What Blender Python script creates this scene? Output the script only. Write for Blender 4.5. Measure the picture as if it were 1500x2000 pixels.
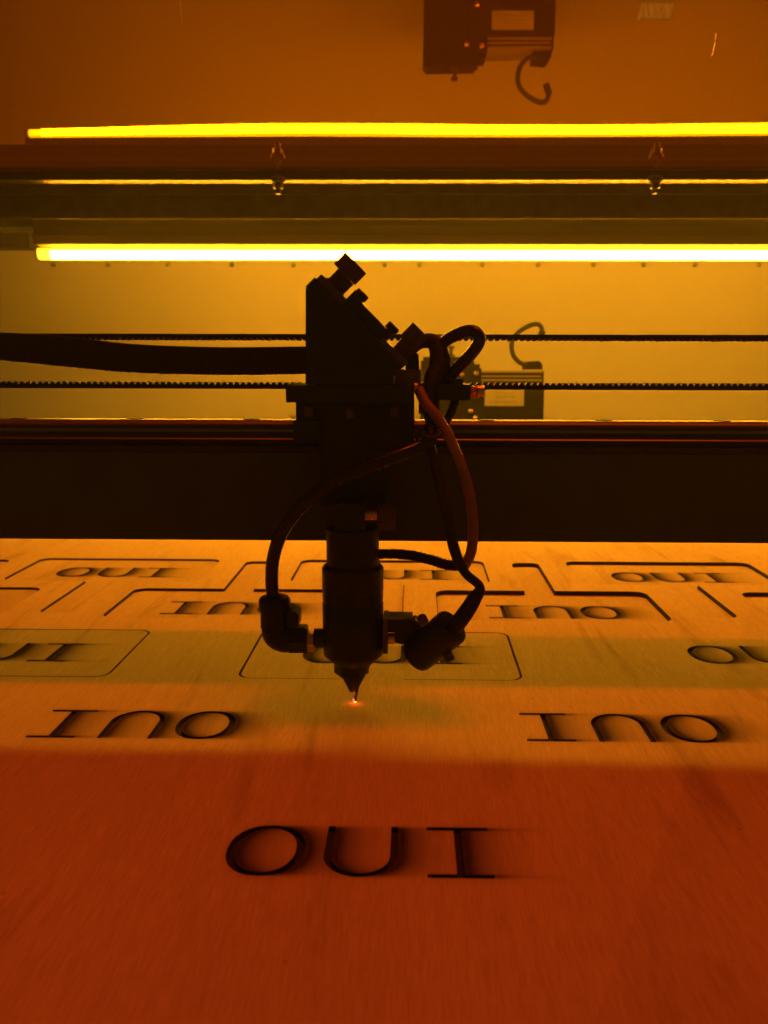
import bpy, bmesh, math, random
import numpy as np
from mathutils import Vector, Matrix
from mathutils.geometry import delaunay_2d_cdt
random.seed(7)
S = 0.001                                  # the whole script thinks in millimetres
sc = bpy.context.scene
for o in list(bpy.data.objects): bpy.data.objects.remove(o)

# ------------------------------------------------------------------ camera
F, H = 1750.0, 167.0
PITCH = math.atan(292/F); YAW = math.atan(30/F); ROLL = math.radians(0.15); SHX = -0.014
def rx(a):
    c, s = math.cos(a), math.sin(a); return np.array([[1,0,0],[0,c,-s],[0,s,c]])
def rz(a):
    c, s = math.cos(a), math.sin(a); return np.array([[c,-s,0],[s,c,0],[0,0,1]])
RC = rz(YAW) @ rx(math.pi/2-PITCH) @ rz(ROLL)
cam = bpy.data.cameras.new('camera'); cob = bpy.data.objects.new('camera', cam)
sc.collection.objects.link(cob); sc.camera = cob
M4 = Matrix([[*RC[i], 0] for i in range(3)] + [[0,0,0,1]]); M4.translation = Vector((0,0,H*S))
cob.matrix_world = M4
cam.sensor_fit = 'VERTICAL'; cam.sensor_height = 36; cam.sensor_width = 27
cam.lens = 36*F/2000; cam.shift_x = SHX
cam.clip_start = 0.01; cam.clip_end = 20
cam.dof.use_dof = True; cam.dof.focus_distance = 0.455; cam.dof.aperture_fstop = 17

def at(x, y, Y):
    """point at distance Y (mm) into the machine seen at photo position x, y"""
    d = RC @ np.array([(x-750+SHX*2000)/F, (1000-y)/F, -1.0]); t = Y/d[1]
    return Vector((d[0]*t, Y, H + d[2]*t))
def zat(y, Y): return at(808, y, Y).z

# ------------------------------------------------------------------ world, lamps, exposure
w = bpy.data.worlds.new('World'); sc.world = w; w.use_nodes = True
bg = w.node_tree.nodes['Background']; bg.inputs[1].default_value = 1.0
_g = w.node_tree.nodes.new('ShaderNodeTexCoord'); _s = w.node_tree.nodes.new('ShaderNodeSeparateXYZ'); _r = w.node_tree.nodes.new('ShaderNodeValToRGB')
w.node_tree.links.new(_g.outputs['Generated'], _s.inputs[0]); w.node_tree.links.new(_s.outputs[2], _r.inputs[0]); w.node_tree.links.new(_r.outputs[0], bg.inputs[0])
_r.color_ramp.elements[0].position = .05; _r.color_ramp.elements[0].color = (.085,.072,.006,1)     # dim casing of the machine round the bed
_r.color_ramp.elements[1].position = .30; _r.color_ramp.elements[1].color = (.075,.055,.030,1)     # the room above the lid
la = bpy.data.lights.new('room_lamp', 'AREA'); la.shape = 'RECTANGLE'; la.size = 0.75; la.size_y = 0.10
la.energy = 23.5; la.color = (1.0, 0.62, 0.30)
lo = bpy.data.objects.new('room_lamp', la); sc.collection.objects.link(lo)
lo.location = (0.22, 0.47, 1.75)
lo.rotation_euler = (0,0,0)
lo['kind'] = 'helper'
sc.view_settings.view_transform = 'Standard'; sc.view_settings.look = 'None'
sc.view_settings.exposure = 0; sc.view_settings.gamma = 1; sc.view_settings.use_curve_mapping = False
sc.render.engine = 'CYCLES'
cy = sc.cycles
cy.use_denoising = True
try: cy.denoiser = 'OPENIMAGEDENOISE'
except Exception: pass
cy.caustics_reflective = False; cy.caustics_refractive = False
cy.max_bounces = 8; cy.diffuse_bounces = 3; cy.glossy_bounces = 4; cy.transparent_max_bounces = 8
cy.sample_clamp_indirect = 6

# ------------------------------------------------------------------ materials
def mat(name):
    m = bpy.data.materials.new(name); m.use_nodes = True
    nt = m.node_tree; return m, nt, nt.nodes['Principled BSDF']
def N(nt, t, **k):
    n = nt.nodes.new(t)
    for a, b in k.items(): setattr(n, a, b)
    return n
def coord(nt, scale):
    tc = N(nt,'ShaderNodeTexCoord'); mp = N(nt,'ShaderNodeMapping'); mp.inputs['Scale'].default_value = scale
    nt.links.new(tc.outputs['Object'], mp.inputs[0]); return mp.outputs[0]
def noise(nt, scale, detail=3, sc3=(1,1,1), rough=.5):
    n = N(nt,'ShaderNodeTexNoise'); n.inputs['Scale'].default_value = scale; n.inputs['Detail'].default_value = detail
    n.inputs['Roughness'].default_value = rough
    nt.links.new(coord(nt, sc3), n.inputs['Vector']); return n.outputs['Fac']
def ramp(nt, src, a, b, ca, cb):
    r = N(nt,'ShaderNodeValToRGB'); r.color_ramp.elements[0].position = a; r.color_ramp.elements[1].position = b
    r.color_ramp.elements[0].color = (*ca,1); r.color_ramp.elements[1].color = (*cb,1)
    nt.links.new(src, r.inputs[0]); return r.outputs[0]
def simple(name, col, rough=.5, metal=0, var=.25, scale=60, bump=0.0, spec=.5, aniso=None, sc3=(1,1,1)):
    m, nt, p = mat(name)
    n = noise(nt, scale, 4, sc3)
    lo_, hi = tuple(c*(1-var) for c in col), tuple(min(1,c*(1+var)) for c in col)
    nt.links.new(ramp(nt, n, .3, .7, lo_, hi), p.inputs['Base Color'])
    nt.links.new(ramp(nt, noise(nt, scale*2.3, 3, sc3), .3, .7, (rough*.8,)*3, (min(1,rough*1.2),)*3), p.inputs['Roughness'])
    p.inputs['Metallic'].default_value = metal; p.inputs['Specular IOR Level'].default_value = spec
    if bump:
        b = N(nt,'ShaderNodeBump'); b.inputs['Strength'].default_value = bump; b.inputs['Distance'].default_value = .0004
        nt.links.new(noise(nt, scale*5, 3, sc3), b.inputs['Height']); nt.links.new(b.outputs[0], p.inputs['Normal'])
    return m
def emis(name, col, strength):
    m, nt, p = mat(name)
    p.inputs['Base Color'].default_value = (.6,.6,.6,1); p.inputs['Emission Color'].default_value = (*col,1)
    p.inputs['Emission Strength'].default_value = strength
    return m

BLACK = simple('black_anodised_metal', (.010,.017,.007), .45, 0, .3, 90, .15, .28)
BLACKM = simple('matt_black_metal', (.012,.018,.008), .6, 0, .3, 50, .1, .3)
RUBBER = simple('black_rubber', (.010,.013,.006), .62, 0, .3, 200, .3, .2)
HOSE = simple('glossy_black_hose', (.007,.010,.004), .26, 0, .2, 60, 0, .3)
BRAID = simple('worn_fibre_sleeve', (.012,.014,.008), .8, 0, .5, 900, .9, .2)
BROWN = simple('red_brown_cable', (.20,.085,.04), .45, 0, .15, 60)
KNURL = simple('bare_dark_steel', (.085,.06,.03), .5, .5, .3, 200)
BRASS = simple('brass', (.60,.38,.16), .3, 1, .2, 200)
STEEL = simple('zinc_steel', (.075,.07,.045), .42, 1, .2, 200)
RAIL = simple('ground_rail_steel', (.50,.48,.44), .20, 1, .1, 40, 0, sc3=(.05,1,1))
BEAMM = simple('black_beam_coating', (.030,.042,.016), .55, 0, .2, 14, .05)
FRAME = simple('dark_powder_coat', (.09,.105,.04), .5, 0, .3, 30, .15)
HOUS = simple('aluminium_lamp_housing', (.20,.18,.09), .45, .2, .12, 12, sc3=(.05,1,1))
WALLM = simple('grey_wall_paint', (.44,.41,.34), .8, 0, .05, 3.2, .12, .2)
BEDM = simple('dark_bed', (.02,.018,.014), .8, 0, .4, 60, .5)
CHAR = simple('charred_wood_edge', (.016,.011,.006), .85, 0, .5, 300, .6)
MOTORM = simple('motor_black_enamel', (.007,.008,.003), .6, 0, .25, 60, .1, .08)
FIN = simple('motor_aluminium', (.24,.22,.15), .35, .6, .2, 60, sc3=(.1,1,1))
LABELM = simple('paper_label', (.22,.20,.155), .6, 0, .1, 80)
INK = simple('label_ink', (.06,.05,.04), .7)

# engraved floor: burnt wood with fine raster lines
CHARF, nt, p = mat('burnt_engraving'); p.inputs['Roughness'].default_value = .9
nt.links.new(ramp(nt, noise(nt, 500, 4, (1,.2,1)), .3, .75, (.010,.006,.003), (.026,.016,.008)), p.inputs['Base Color'])
b = N(nt,'ShaderNodeBump'); b.inputs['Strength'].default_value = .6; b.inputs['Distance'].default_value = .0003
nt.links.new(noise(nt, 900, 2, (1,.15,1)), b.inputs['Height']); nt.links.new(b.outputs[0], p.inputs['Normal'])

# plywood: fine grain runs away from the viewer, diagonal veins, soot beside the burnt letters
WOOD, nt, p = mat('birch_plywood'); L = nt.links
fine = noise(nt, 1500, 3, (1,.055,1), .6)
mid = noise(nt, 260, 4, (1,.05,1), .6)
big = noise(nt, 9, 5, (1,.35,1), .55)
c1 = ramp(nt, fine, .25, .75, (.58,.455,.25), (.78,.665,.41))
c2 = ramp(nt, mid, .30, .72, (.90,.88,.86), (1,1,1))
c3 = ramp(nt, big, .30, .70, (.84,.80,.76), (1,1,1))
def mul(a, bb, fac=1, mode='MULTIPLY'):
    m = N(nt,'ShaderNodeMix'); m.data_type = 'RGBA'; m.blend_type = mode; m.inputs['Factor'].default_value = fac
    L.new(a, m.inputs[6]); L.new(bb, m.inputs[7]); return m.outputs[2]
# dark figure: rotated, stretched and distorted noise
tc = N(nt,'ShaderNodeTexCoord'); mp = N(nt,'ShaderNodeMapping'); mp.inputs['Rotation'].default_value = (0,0,math.radians(-24))
mp.inputs['Scale'].default_value = (1,.16,1)
L.new(tc.outputs['Object'], mp.inputs[0])
vn = N(nt,'ShaderNodeTexNoise'); vn.inputs['Scale'].default_value = 42; vn.inputs['Detail'].default_value = 5; vn.inputs['Distortion'].default_value = .8
L.new(mp.outputs[0], vn.inputs['Vector'])
c4 = ramp(nt, vn.outputs['Fac'], .57, .78, (1,1,1), (.66,.58,.50))
col = mul(mul(mul(c1, c2), c3), c4)
# veneer joint: the sheet right of a slanting seam is a slightly darker leaf
sp = N(nt,'ShaderNodeSeparateXYZ'); L.new(tc.outputs['Object'], sp.inputs[0])
ma = N(nt,'ShaderNodeMath', operation='MULTIPLY_ADD'); ma.inputs[1].default_value = -.468; ma.inputs[2].default_value = 0
L.new(sp.outputs[1], ma.inputs[0])
mb_ = N(nt,'ShaderNodeMath', operation='ADD'); L.new(sp.outputs[0], mb_.inputs[0]); L.new(ma.outputs[0], mb_.inputs[1])
seam = ramp(nt, mb_.outputs[0], .0, .5, (1,1,1), (.93,.915,.90))
seam_r = nt.nodes[-1]
for nn in nt.nodes:
    if nn.type == 'VALTORGB' and nn.outputs[0] == seam: nn.color_ramp.interpolation = 'LINEAR'; nn.color_ramp.elements[0].position = 0.0; SR = nn
SUB = N(nt,'ShaderNodeMath', operation='MULTIPLY_ADD'); SUB.inputs[1].default_value = 700; SUB.inputs[2].default_value = 35.0; SUB.use_clamp = True
L.new(mb_.outputs[0], SUB.inputs[0]); L.new(SUB.outputs[0], SR.inputs[0]); SR.color_ramp.elements[1].position = 1
col = mul(col, seam)
# dust specks
sk = N(nt,'ShaderNodeTexVoronoi'); sk.inputs['Scale'].default_value = 55; L.new(tc.outputs['Object'], sk.inputs['Vector'])
col = mul(col, ramp(nt, sk.outputs['Distance'], .03, .06, (.5,.42,.35), (1,1,1)), .5)
at_ = N(nt,'ShaderNodeAttribute'); at_.attribute_name = 'soot'
sm = N(nt,'ShaderNodeMix'); sm.data_type = 'RGBA'
sn = N(nt,'ShaderNodeMath', operation='MULTIPLY'); L.new(at_.outputs['Fac'], sn.inputs[0])
L.new(ramp(nt, fine, .2, .6, (.93,)*3, (1.03,)*3), sn.inputs[1]); sn.use_clamp = True
L.new(sn.outputs[0], sm.inputs['Factor']); L.new(col, sm.inputs[6]); sm.inputs[7].default_value = (.035,.02,.008,1)
L.new(sm.outputs[2], p.inputs['Base Color'])
sr = N(nt,'ShaderNodeMath', operation='MULTIPLY_ADD'); sr.inputs[1].default_value = -.16; sr.inputs[2].default_value = .16; L.new(sn.outputs[0], sr.inputs[0]); L.new(sr.outputs[0], p.inputs['Specular IOR Level']); p.inputs['Roughness'].default_value = .68
b = N(nt,'ShaderNodeBump'); b.inputs['Strength'].default_value = .8; b.inputs['Distance'].default_value = .00014
L.new(fine, b.inputs['Height'])
b2 = N(nt,'ShaderNodeBump'); b2.inputs['Strength'].default_value = .25; b2.inputs['Distance'].default_value = .0005
L.new(mid, b2.inputs['Height']); L.new(b.outputs[0], b2.inputs['Normal']); L.new(b2.outputs[0], p.inputs['Normal'])

# amber acrylic: mirrors at this slant, filters the room light to red
LID = bpy.data.materials.new('amber_acrylic'); LID.use_nodes = True; nt = LID.node_tree; nt.nodes.clear()
out = N(nt,'ShaderNodeOutputMaterial'); mx = N(nt,'ShaderNodeMixShader'); mx.inputs[0].default_value = .43
tr = N(nt,'ShaderNodeBsdfTransparent'); tr.inputs[0].default_value = (.95,.128,.009,1)
gl = N(nt,'ShaderNodeBsdfGlossy'); gl.inputs['Color'].default_value = (1,.56,.020,1); gl.inputs['Roughness'].default_value = .018
b = N(nt,'ShaderNodeBump'); b.inputs['Strength'].default_value = .10; b.inputs['Distance'].default_value = .0006
nt.links.new(noise(nt, 9, 2, (.35,1,1)), b.inputs['Height']); nt.links.new(b.outputs[0], gl.inputs['Normal'])
nt.links.new(tr.outputs[0], mx.inputs[1]); nt.links.new(gl.outputs[0], mx.inputs[2]); nt.links.new(mx.outputs[0], out.inputs[0])

LEDM = emis('led_tube_glow', (1.0,.392,.0125), 104)
LEDE = emis('led_tube_end_glow', (1.0,.60,.012), 7)
LEDD = emis('diffuser_edge_glow', (1.0,.80,.004), 2.2)
GLOW = emis('burning_spot_glow', (1.0,.55,.02), 4)
PINK = emis('pointer_dot_glow', (1.0,.05,.22), 2.2)

# ------------------------------------------------------------------ object helpers
def link(name, me, parent=None, m=None):
    o = bpy.data.objects.new(name, me); sc.collection.objects.link(o)
    if m is not None: me.materials.append(m)
    if parent is not None:
        o.parent = parent; o.matrix_parent_inverse = Matrix.Identity(4)
    return o
ORG = {}
def thing(name, label, cat, loc=(0,0,0), group=None):
    o = bpy.data.objects.new(name, None); sc.collection.objects.link(o)
    o.empty_display_size = .01; o.location = Vector(loc)*S; ORG[o.name] = Vector(loc)
    o['label'] = label; o['category'] = cat
    if group: o['group'] = group
    return o
def tag(o, label, cat, group=None):
    o['label'] = label; o['category'] = cat
    if group: o['group'] = group
    return o
def worg(o):
    v = Vector((0,0,0))
    while o is not None:
        v += ORG.get(o.name, Vector((0,0,0))); o = o.parent
    return v
def obj(name, bm, m, parent=None, smooth=False, origin=None, label=None):
    """bm is in world millimetres; origin (world mm) becomes the object's own origin"""
    base = worg(parent) if parent is not None else Vector((0,0,0))
    og = Vector(origin) if origin is not None else base
    bmesh.ops.recalc_face_normals(bm, faces=bm.faces)
    for v in bm.verts: v.co = (v.co - og)*S
    me = bpy.data.meshes.new(name); bm.to_mesh(me); bm.free()
    if smooth:
        me.polygons.foreach_set('use_smooth', [True]*len(me.polygons))
        try: me.set_sharp_from_angle(angle=math.radians(38))
        except Exception: pass
    o = link(name, me, parent, m); o.location = (og-base)*S; ORG[o.name] = og-base
    if label: o['label'] = label
    return o
def bevel(bm, w, seg=2):
    if w > 0: bmesh.ops.bevel(bm, geom=[e for e in bm.edges if e.is_manifold and e.calc_face_angle(0) > .6], offset=w, segments=seg, profile=.5, affect='EDGES', clamp_overlap=True)
def box(x0,x1,y0,y1,z0,z1, bv=0, bm=None):
    b = bmesh.new()
    vs = [b.verts.new((x,y,z)) for x in (x0,x1) for y in (y0,y1) for z in (z0,z1)]
    for f in ((0,1,3,2),(4,6,7,5),(0,4,5,1),(2,3,7,6),(0,2,6,4),(1,5,7,3)): b.faces.new([vs[i] for i in f])
    bevel(b, bv)
    return merge(bm, b)
def merge(bm, b):
    if bm is None: return b
    me = bpy.data.meshes.new('t'); b.to_mesh(me); b.free(); bm.from_mesh(me); bpy.data.meshes.remove(me); return bm
def pbox(x0,y0,x1,y1,Y0,Y1,bv=0,bm=None):
    """box whose front face, at distance Y0, fills the photo rectangle"""
    a = at(x0,y0,Y0); c = at(x1,y1,Y0)
    return box(a.x, c.x, Y0, Y1, c.z, a.z, bv, bm)
def prism(pts, Y0, Y1, bv=0, bm=None):
    b = bmesh.new(); P_ = [at(x,y,Y0) for x,y in pts]
    f = [b.verts.new(q) for q in P_]; k = [b.verts.new((q.x,Y1,q.z)) for q in P_]
    n = len(P_); b.faces.new(f); b.faces.new(k[::-1])
    for i in range(n): b.faces.new((f[i],k[i],k[(i+1)%n],f[(i+1)%n]))
    bevel(b, bv); return merge(bm, b)
def lathe(p0, p1, prof, seg=40, ridges=0, depth=0.0, bm=None):
    """turned shape on the axis p0->p1; prof = [(t along axis 0..1, radius)]"""
    b = bmesh.new(); p0 = Vector(p0); p1 = Vector(p1); ax = p1-p0; L_ = ax.length; q = ax.to_track_quat('Z','Y').to_matrix()
    if ridges: seg = ridges*4
    rings = []
    for t, r in prof:
        ring = []
        for i in range(seg):
            a = 2*math.pi*i/seg
            rr = r - (depth if (ridges and i%4 in (0,1)) else 0)
            ring.append(b.verts.new(p0 + ax*t + q@Vector((rr*math.cos(a), rr*math.sin(a), 0))))
        rings.append(ring)
    for u, v in zip(rings, rings[1:]):
        for i in range(seg): b.faces.new((u[i],u[(i+1)%seg],v[(i+1)%seg],v[i]))
    b.faces.new(rings[0][::-1]); b.faces.new(rings[-1])
    return merge(bm, b)
def cyl(p0, p1, r, seg=32, bm=None, ch=.0, ridges=0, depth=0):
    L_ = (Vector(p1)-Vector(p0)).length
    if ch: c = ch/L_; prof = [(0,r-ch),(c,r),(1-c,r),(1,r-ch)]
    else: prof = [(0,r),(1,r)]
    return lathe(p0,p1,prof,seg,ridges,depth,bm)
def spline(pts, n=10):
    P_ = [Vector(p) for p in pts]; out_ = []
    for i in range(len(P_)-1):
        a = P_[max(i-1,0)]; b_ = P_[i]; c = P_[i+1]; d = P_[min(i+2,len(P_)-1)]
        for k in range(n):
            t = k/n
            out_.append(.5*((2*b_)+(c-a)*t+(2*a-5*b_+4*c-d)*t*t+(3*b_-a-3*c+d)*t**3))
    out_.append(P_[-1]); return out_
def tube(pts, r, n=10, seg=16, flat=None, bm=None, rough=0.0):
    """swept round (or flattened) hose; r a number or a list matching pts; flat = depth/width ratio in Y"""
    path = spline(pts, n); m = len(path)
    if isinstance(r,(int,float)): rr = [r]*m
    else: rr = list(np.interp(np.linspace(0,len(r)-1,m), range(len(r)), r))
    b = bmesh.new(); rings = []; up = Vector((0,1,0))
    for i,p_ in enumerate(path):
        t = (path[min(i+1,m-1)]-path[max(i-1,0)]).normalized()
        s = t.cross(up)
        if s.length < 1e-3: s = Vector((1,0,0))
        s.normalize(); u2 = s.cross(t).normalized()
        ring = []
        for k in range(seg):
            a = 2*math.pi*k/seg; q = rr[i]*(1+random.uniform(-rough,rough))
            ring.append(b.verts.new(p_ + s*q*math.cos(a) + u2*q*(flat or 1)*math.sin(a)))
        rings.append(ring)
    for u,v in zip(rings, rings[1:]):
        for k in range(seg): b.faces.new((u[k],u[(k+1)%seg],v[(k+1)%seg],v[k]))
    b.faces.new(rings[0][::-1]); b.faces.new(rings[-1])
    return merge(bm, b)
def hair(p, d, L_, r=.12, bm=None):
    p = Vector(p); d = Vector(d).normalized()
    side = Vector((d.z,0,-d.x))*random.uniform(-.35,.35)
    return tube([p, p+d*L_*.5+side*L_*.3, p+d*L_], [r,r*.8,r*.3], 3, 5, bm=bm)

# ------------------------------------------------------------------ setting: bed and rear wall
XL, XR = -900, 1500
bed = obj('ground', box(-900,900,-60,862,-40,-12), BEDM); bed['kind'] = 'structure'
YW = 1300
wall = obj('wall_back', box(XL-300,XR,YW,YW+6,-420,346), WALLM); wall['kind'] = 'structure'
RIV = simple('painted_rivet', (.16,.15,.12), .7)
for x in (106,213,327,455,573,752,822,942,1055,1160,1260,1360,1483):
    c = at(x+random.uniform(-3,3), 517.5, YW-2)
    bm = cyl(c+Vector((0,2.5,0)), c-Vector((0,2.5,0)), 3.0, 16, ch=1.0)
    bm = cyl(c+Vector((0,-2.5,0)), c-Vector((0,4.5,0)), 1.7, 6, bm)
    obj('rivet', bm, RIV, wall, True)

# ------------------------------------------------------------------ amber lid overhead with its rear frame
Y_LED = 1000.0
z_led = zat(495, Y_LED); z_img = zat(257, Y_LED); ZL = (z_led+z_img)/2
def solveY(y1, y2, lo_=500, hi=1290):
    for _ in range(50):
        m_ = (lo_+hi)/2
        if (zat(y1,m_)+zat(y2,m_))/2 < ZL: lo_ = m_
        else: hi = m_
    return m_
Y_MOT = solveY(708,115); Y_BOLT = solveY(362,301)
print('ZL', ZL, 'Ymotor', Y_MOT, 'Ybolt', Y_BOLT)
lid = thing('amber_lid', 'see-through amber acrylic lid overhead, mirroring lamp and motor', 'lid', (0,Y_BOLT+6,ZL))
bm = bmesh.new(); nx, ny = 90, 60; X0, X1, YA, YB = XL, XR, -150, Y_BOLT+6
g = []
for j in range(ny+1):
    row = []
    for i in range(nx+1):
        X = X0+(X1-X0)*i/nx; Y = YA+(YB-YA)*j/ny
        s = max(0.0, (-60-X)/330.0); s = s*s
        t = max(0,min(1,(Y_BOLT-Y)/170.0))
        z = ZL - 3.0*min(s,2.2)*t*t*(3-2*t) + .10*math.sin(X/71.0)*math.sin(Y/47.0)*t
        row.append(bm.verts.new((X,Y,z)))
    g.append(row)
for j in range(ny):
    for i in range(nx): bm.faces.new((g[j][i],g[j][i+1],g[j+1][i+1],g[j+1][i]))
obj('acrylic_sheet', bm, LID, lid, True)

def lidpt(x, y):
    d_ = at(x,y,500); d_ = (d_-Vector((0,0,H))); return Vector((0,0,H))+d_*((ZL-.35-H)/d_.z)
SCR = simple('scratch_gloss', (.6,.4,.12), .25, 1)
for (xa_,ya_),(xm_,ym_),(xb2,yb2),rr in (((350,-10),(354,20),(356,46),.10),((1399,62),(1396,85),(1390,110),.16)):
    obj('scratch', tube([lidpt(xa_,ya_),lidpt(xm_,ym_),lidpt(xb2,yb2)], [rr*.4,rr,rr*.4], 6, 8), SCR, lid, True)
fr = thing('rear_lid_frame', 'long dark metal frame across the back edge of the lid', 'frame', (0,Y_BOLT,ZL))
yb = Y_BOLT
z1, z2, z3 = zat(333,yb+2), zat(350.5,yb+2), zat(358.5,yb+2)
bm = box(XL,XR,yb+2,yb+5,z2,ZL-.6,.3); obj('front_angle', bm, BLACKM, fr)
# lower flange: its underside mirrors the lamp
tilt = math.radians(9.0)
bm = bmesh.new(); pr = [(yb+5.2, z2-.2), (yb+14.5, z2-.2-9.3*math.tan(tilt)), (yb+14.5, z2+2.0), (yb+5.2, z2+2.0)]
def extr(bm, pr, xa, xb):
    a = [bm.verts.new((xa,y,z)) for y,z in pr]; c = [bm.verts.new((xb,y,z)) for y,z in pr]; n = len(pr)
    bm.faces.new(a); bm.faces.new(c[::-1])
    for i in range(n): bm.faces.new((a[i],a[(i+1)%n],c[(i+1)%n],c[i]))
    return bm
FL = simple('brushed_flange', (.30,.21,.10), .2, 1, .4, 300, .3)
obj('lower_flange', extr(bm, pr, XL, XR), FL, fr)
for x in (544,1279):
    c0 = at(x, 345, yb-4)
    bo = obj('bolt', cyl(Vector((c0.x,yb-6,ZL-1)), Vector((c0.x,yb-6,zat(379,yb-6))), 2.6, 20, ch=.5), STEEL, fr, True)
    za, zb, zc = zat(345,yb-6), zat(357,yb-6), zat(366,yb-6)
    obj('washer', cyl((c0.x,yb-6,za), (c0.x,yb-6,zb), 6.8, 30, ch=1.4), STEEL, bo, True)
    obj('nut', cyl((c0.x,yb-6,zb), (c0.x,yb-6,zc-1), 5.2, 6, ch=.6), STEEL, bo)

# rear duct behind the frame
duct = thing('rear_duct', 'dark sheet metal duct running across behind the lid frame', 'duct', (0,yb+60,ZL))
obj('light_block_cover', box(XL,XR,yb+6.5,YW+6,ZL+1,ZL+4), FRAME, duct)  # unseen cover, added to keep unfiltered room light off the rear wall
obj('upper_face', box(XL,XR,yb+30,yb+34,zat(379,yb+30),ZL-2), FRAME, duct)
obj('lower_face', box(XL,XR,yb+58,yb+59,zat(427,yb+58),zat(374,yb+58)), simple('dull_grey_sheet',(.07,.085,.035),.7), duct)
# added glowing pane far off, imitates a faint reflection in the lid
YV = 9000
wn = thing('window_reflection', 'pale glowing pane added to imitate a faint daylight reflection in the lid at top right', 'window_reflection', at(1285,22,YV))
WG = emis('reflection_glow', (.16,.60,1.0), .85)
obj('pane', prism([(1254,2),(1318,3),(1308,39),(1246,37)], YV, YV+20), WG, wn)
FRM = simple('reflection_dark_lines', (.05,.05,.045), .6)
bm = None
for x0_,y0_,x1_,y1_ in ((1254,0,1320,4),(1250,36,1310,40)): bm = pbox(x0_,y0_,x1_,y1_,YV-30,YV-5,bm=bm)
obj('frame', bm, FRM, wn)
bm = None
for i in range(13):
    x = 1250+i*5.2; p0_ = (x, random.uniform(30,42)); p1_ = (x+random.uniform(-6,8), random.uniform(14,24)); p2_ = (x+random.uniform(-14,14), random.uniform(-2,8))
    bm = tube([at(*p0_,YV+40-60), at(*p1_,YV-25), at(*p2_,YV-20)], [4,3,1.5], 4, 5, bm=bm)
bt = obj('reflected_branches', bm, FRM); tag(bt, 'thin dark twigs added as part of the imitated reflection at top right', 'reflected_branches')  # twigs belong to the added stand-in for the lid reflection
# short stub of the duct left of the lamp
st = obj('cable_trunking', pbox(-500,427,70,443,Y_LED+60,Y_LED+110,1.5), FRAME)
tag(st, 'dark trunking stub on the rear wall left of the light tube', 'trunking')
st2 = obj('wall_bracket', pbox(-500,447,58,484,Y_LED+170,Y_LED+200,2), simple('bracket_paint',(.05,.05,.045),.5))
tag(st2, 'dull wall bracket in shade beside the left end of the light tube', 'bracket')

# ------------------------------------------------------------------ LED lamp
xl = at(76,495,Y_LED).x; XT = xl+1010
led = thing('light_fixture', 'long glowing tube light with grey housing along the rear wall', 'light', (xl,Y_LED,zat(478,Y_LED)))
zz = [zat(v,Y_LED-10) for v in (425,430,440,459,478)]
bm = bmesh.new()
prof = [(Y_LED-12,zz[4]),(Y_LED-14,zz[3]-.6),(Y_LED-11,zz[3]),(Y_LED-11,zz[2]-.5),(Y_LED-9.4,zz[2]),(Y_LED-9,zz[1]),(Y_LED-10.5,zz[0]-.8),(Y_LED-10,zz[0]+8),(Y_LED+22,zz[0]+8),(Y_LED+22,zz[4])]
obj('housing', extr(bm, prof, xl, XT), HOUS, led)
zc = zat(496.5,Y_LED); r = (zat(485,Y_LED)-zat(507.5,Y_LED))/2
def halfround(xa, xb, r_, z_, a0, a1, grow=1.0):
    b = bmesh.new(); n = 20; A = []; B = []
    for i in range(n+1):
        a = a0+(a1-a0)*i/n
        yy, zv = Y_LED - r_*math.cos(a), z_ + r_*math.sin(a)
        A.append(b.verts.new((xa,yy,zv))); B.append(b.verts.new((xb,yy,zv)))
    for i in range(n): b.faces.new((A[i],B[i],B[i+1],A[i+1]))
    b.faces.new(A+[]) if len(A)>2 else None
    return b
cutz = math.asin(.62)
tb = obj('tube', halfround(xl+14, XT-1, r, zc, -math.pi-.1, cutz), LEDM, led, True)
obj('tube_end', halfround(xl+1.5, xl+13.8, r, zc, -math.pi-.1, cutz), LEDE, led, True)
obj('diffuser_edge', halfround(xl+1, XT-1, r, zc, cutz+.01, math.radians(88)), LEDD, led, True)
bm = bmesh.new()
obj('end_cap', cyl((xl-2,Y_LED,zc),(xl,Y_LED,zc), r+.6, 32, ch=.6), simple('white_plastic_cap',(.35,.33,.3),.5), led, True)

# ------------------------------------------------------------------ stepper motor with bracket
YM = Y_MOT
mo = thing('stepper_motor', 'black finned stepper motor on bracket before rear wall', 'motor', at(993,822,YM))
D = 48
bm = pbox(926,748,1061,829,YM,YM+D,1.5); obj('body', bm, MOTORM, mo)
zt_, zm_ = zat(723,YM), zat(748,YM); xa, xb = at(938,735,YM).x, at(1059,735,YM).x
bm = None
for ya, ybb, dp in ((723.5,727.5,0),(733,736,1),(740,744,0)):
    bm = box(xa, xb, YM+dp, YM+D-2, zat(ybb,YM), zat(ya,YM), .4, bm)
obj('cooling_fin', bm, FIN, mo)
bm = box(xa, xb-.5, YM+3, YM+D-3, zm_-.2, zt_-.5); obj('stator', bm, MOTORM, mo)
bm = box(at(906,740,YM).x, at(940,740,YM).x, YM-1, YM+D+1, zat(829,YM), zat(719,YM), 2); obj('front_flange', bm, MOTORM, mo)
bm = box(at(1057,740,YM).x, at(1062,740,YM).x, YM+.5, YM+D-1, zat(828,YM), zat(724,YM), 1); obj('end_cap', bm, MOTORM, mo)
bm = prism([(1025,722),(1025,707),(1053,705),(1059,711),(1060,722)], YM+6, YM+34, .6)
conn = obj('connector', bm, MOTORM, mo)
cp = [(1030,713),(1015,708),(1002,692),(1000,668),(1012,650),(1032,637),(1050,633),(1058,642),(1056,657),(1050,662)]
obj('cable', tube([at(x,y,YM+6) for x,y in cp], 2.9, 8, 14), RUBBER, mo, True)
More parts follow.
